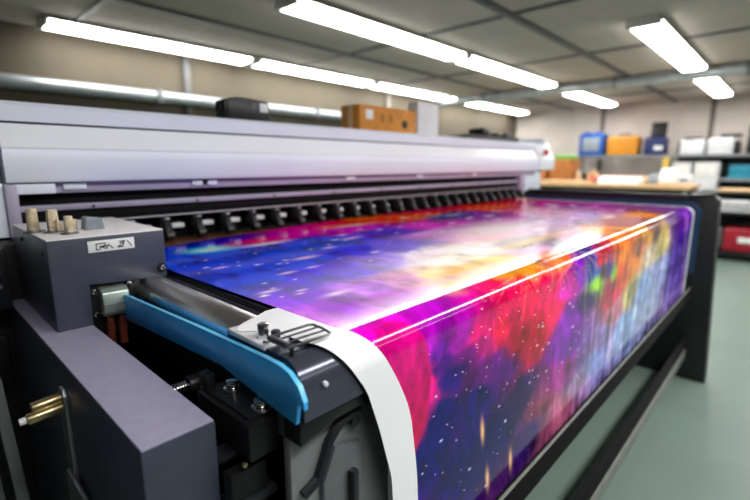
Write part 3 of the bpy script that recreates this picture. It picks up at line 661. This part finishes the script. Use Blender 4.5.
MB().cyl((7.6,2.6,ZW),(7.6,2.6,ZW+.14),.045,n=20,bev=.01).build('bottle_body', M['tan'], t); MB().cyl((7.6,2.6,ZW+.14),(7.6,2.6,ZW+.19),.02,.012,n=16).build('bottle_cap', M['paper'], t)
o = MB().box(7.05,7.45,1.05,1.40,ZW,ZW+.02,.004).build('wood_offcut', M['tan']); tag(o,'pale wooden board on the bench end beside crumpled paper','board')
o = MB().prism([(7.1,ZW+.0205),(7.35,ZW+.0205),(7.38,ZW+.08),(7.32,ZW+.2),(7.2,ZW+.24),(7.12,ZW+.12)],1.18,1.38,'y',.03).build('crumpled_paper', M['paper']); tag(o,'crumpled white paper standing on pale board at bench end','paper')
t = thing('sample_block','white padded block on the bench at the near corner','block',(7.05,1.1,ZW))
MB().box(7.46,7.66,1.05,1.32,ZW,ZW+.13,.02).build('block_body', M['offwhite'], t); MB().box(7.455,7.462,1.1,1.27,ZW+.04,ZW+.09).build('block_label', M['grey_panel'], t)

t = case('brown_toolbox','small dark brown box behind the rolls at the back of work bench',2.32,2.58,ZW,.15,M['dark'],x0=7.68,x1=7.86,cat='box')
t = thing('tape_reel','pale tape reel leaning on the dark brown box on the bench','reel',(7.52,2.4,ZW))
MB().cyl((7.52,2.36,ZW+.086),(7.575,2.36,ZW+.096),.085,n=28).build('reel_flange', M['tan'], t); MB().cyl((7.512,2.36,ZW+.085),(7.521,2.36,ZW+.0865),.04,n=24).build('reel_core', M['brown_card'], t)
o = MB().prism([(7.40,ZW+.0005),(7.53,ZW+.0005),(7.51,ZW+.12),(7.45,ZW+.16),(7.40,ZW+.08)],1.42,1.575,'y',.03).build('grey_rag', M['grey_panel']); tag(o,'grey folded rag between white paper pile and crumpled paper','cloth')
CR = thing('steel_cart','dark steel shelf cart beside the bench holding red case','cart',(7.5,.55,0))
for z in (.87,.62,.12): MB().box(7.1,7.9,.10,.93,z-.03,z,.005).build('cart_shelf', M['dark' if z>.3 else 'black'], CR)
for x in (7.1,7.86):
    for y in (.1,.89): MB().box(x,x+.04,y,y+.04,.05,.87,.003).build('cart_post', M['shelf'], CR); MB().cyl((x+.02,y+.005,.026),(x+.02,y+.035,.026),.026,n=16).build('caster', M['black'], CR)
MB().box(7.84,7.86,.14,.89,.12,.86).build('cart_back', M['black'], CR)
o = MB().box(7.12,7.6,.15,.72,.8705,.90,.006).build('yellow_board', M['wood']); tag(o,'yellowish board lying on top of the steel cart','board')
t = thing('white_tray','white slotted tray on the middle shelf of the steel cart','tray',(7.3,.6,.62))
MB().box(7.12,7.5,.3,.85,.6205,.77,.01).build('tray_body', M['offwhite'], t)
for z in (.66,.71): MB().box(7.113,7.121,.33,.82,z,z+.012).build('tray_slot', M['dark'], t)
t = thing('red_case','crimson red tool case with white label on bottom shelf of the cart','case',(7.3,.35,.12))
MB().box(7.13,7.55,.14,.60,.1205,.42,.03,3).build('case_body', M['case_red'], t)
MB().box(7.122,7.132,.25,.45,.24,.31,.002).build('case_label', M['label'], t); MB().tube([(7.3,.27,.41),(7.3,.29,.46),(7.3,.45,.46),(7.3,.47,.41)],.014,8).build('case_handle', M['black'], t)
for i,(y,x,r,h) in enumerate(((.80,7.25,.075,.30),(.69,7.42,.07,.24))):
    t = thing('clear_jar',('taller clear plastic jar at the edge of the cart bottom shelf','shorter clear plastic jar behind the taller one next to red case')[i],'jar',(x,y,.12),'clear jars on the cart')
    MB().cyl((x,y,.1205),(x,y,.12+h),r,r*.9,n=24,bev=.01).build('jar_body', M['clear'], t); MB().cyl((x,y,.12+h),(x,y,.15+h),r*.8,n=24,bev=.006).build('jar_lid', M['offwhite'], t)

# ------------------------------------------------------------------ added fill lamps, unseen, over the half of the room behind the view
def area(loc, sx, sy, power, col=(1,.98,.95)):
    l = bpy.data.lights.new('unseen_fill_lamp','AREA'); l.shape = 'RECTANGLE'; l.size = sx; l.size_y = sy; l.energy = power; l.color = col
    o = bpy.data.objects.new('unseen_fill_lamp', l); C.objects.link(o); o.location = loc; return o
area((2.2,-.75,2.40),5,.26,125); area((2.2,-2.0,2.40),5,.26,30); area((7.6,-.9,2.40),4.6,.26,120)  # the last one is added to brighten the far wall and shelving

w = bpy.data.worlds.new('room_air'); bpy.context.scene.world = w; w.use_nodes = True
w.node_tree.nodes['Background'].inputs['Color'].default_value = (.7,.72,.75,1); w.node_tree.nodes['Background'].inputs['Strength'].default_value = .2

# ------------------------------------------------------------------ camera
cam = bpy.data.cameras.new('camera'); co = bpy.data.objects.new('camera', cam); C.objects.link(co)
fw = Vector((0.71715,0.67130,-0.18721)); rt = Vector((0.68338,-0.73006,0)); up = rt.cross(fw)
co.matrix_world = Matrix(((rt.x,up.x,-fw.x,0),(rt.y,up.y,-fw.y,0),(rt.z,up.z,-fw.z,1.2),(0,0,0,1)))
cam.sensor_width = 36; cam.lens = 446/750*36; cam.clip_start = .02
cam.dof.use_dof = True; cam.dof.focus_distance = .70; cam.dof.aperture_fstop = 2.3
bpy.context.scene.camera = co
v = bpy.context.scene.view_settings; v.view_transform = 'Standard'; v.look = 'None'; v.exposure = 0; v.gamma = 1
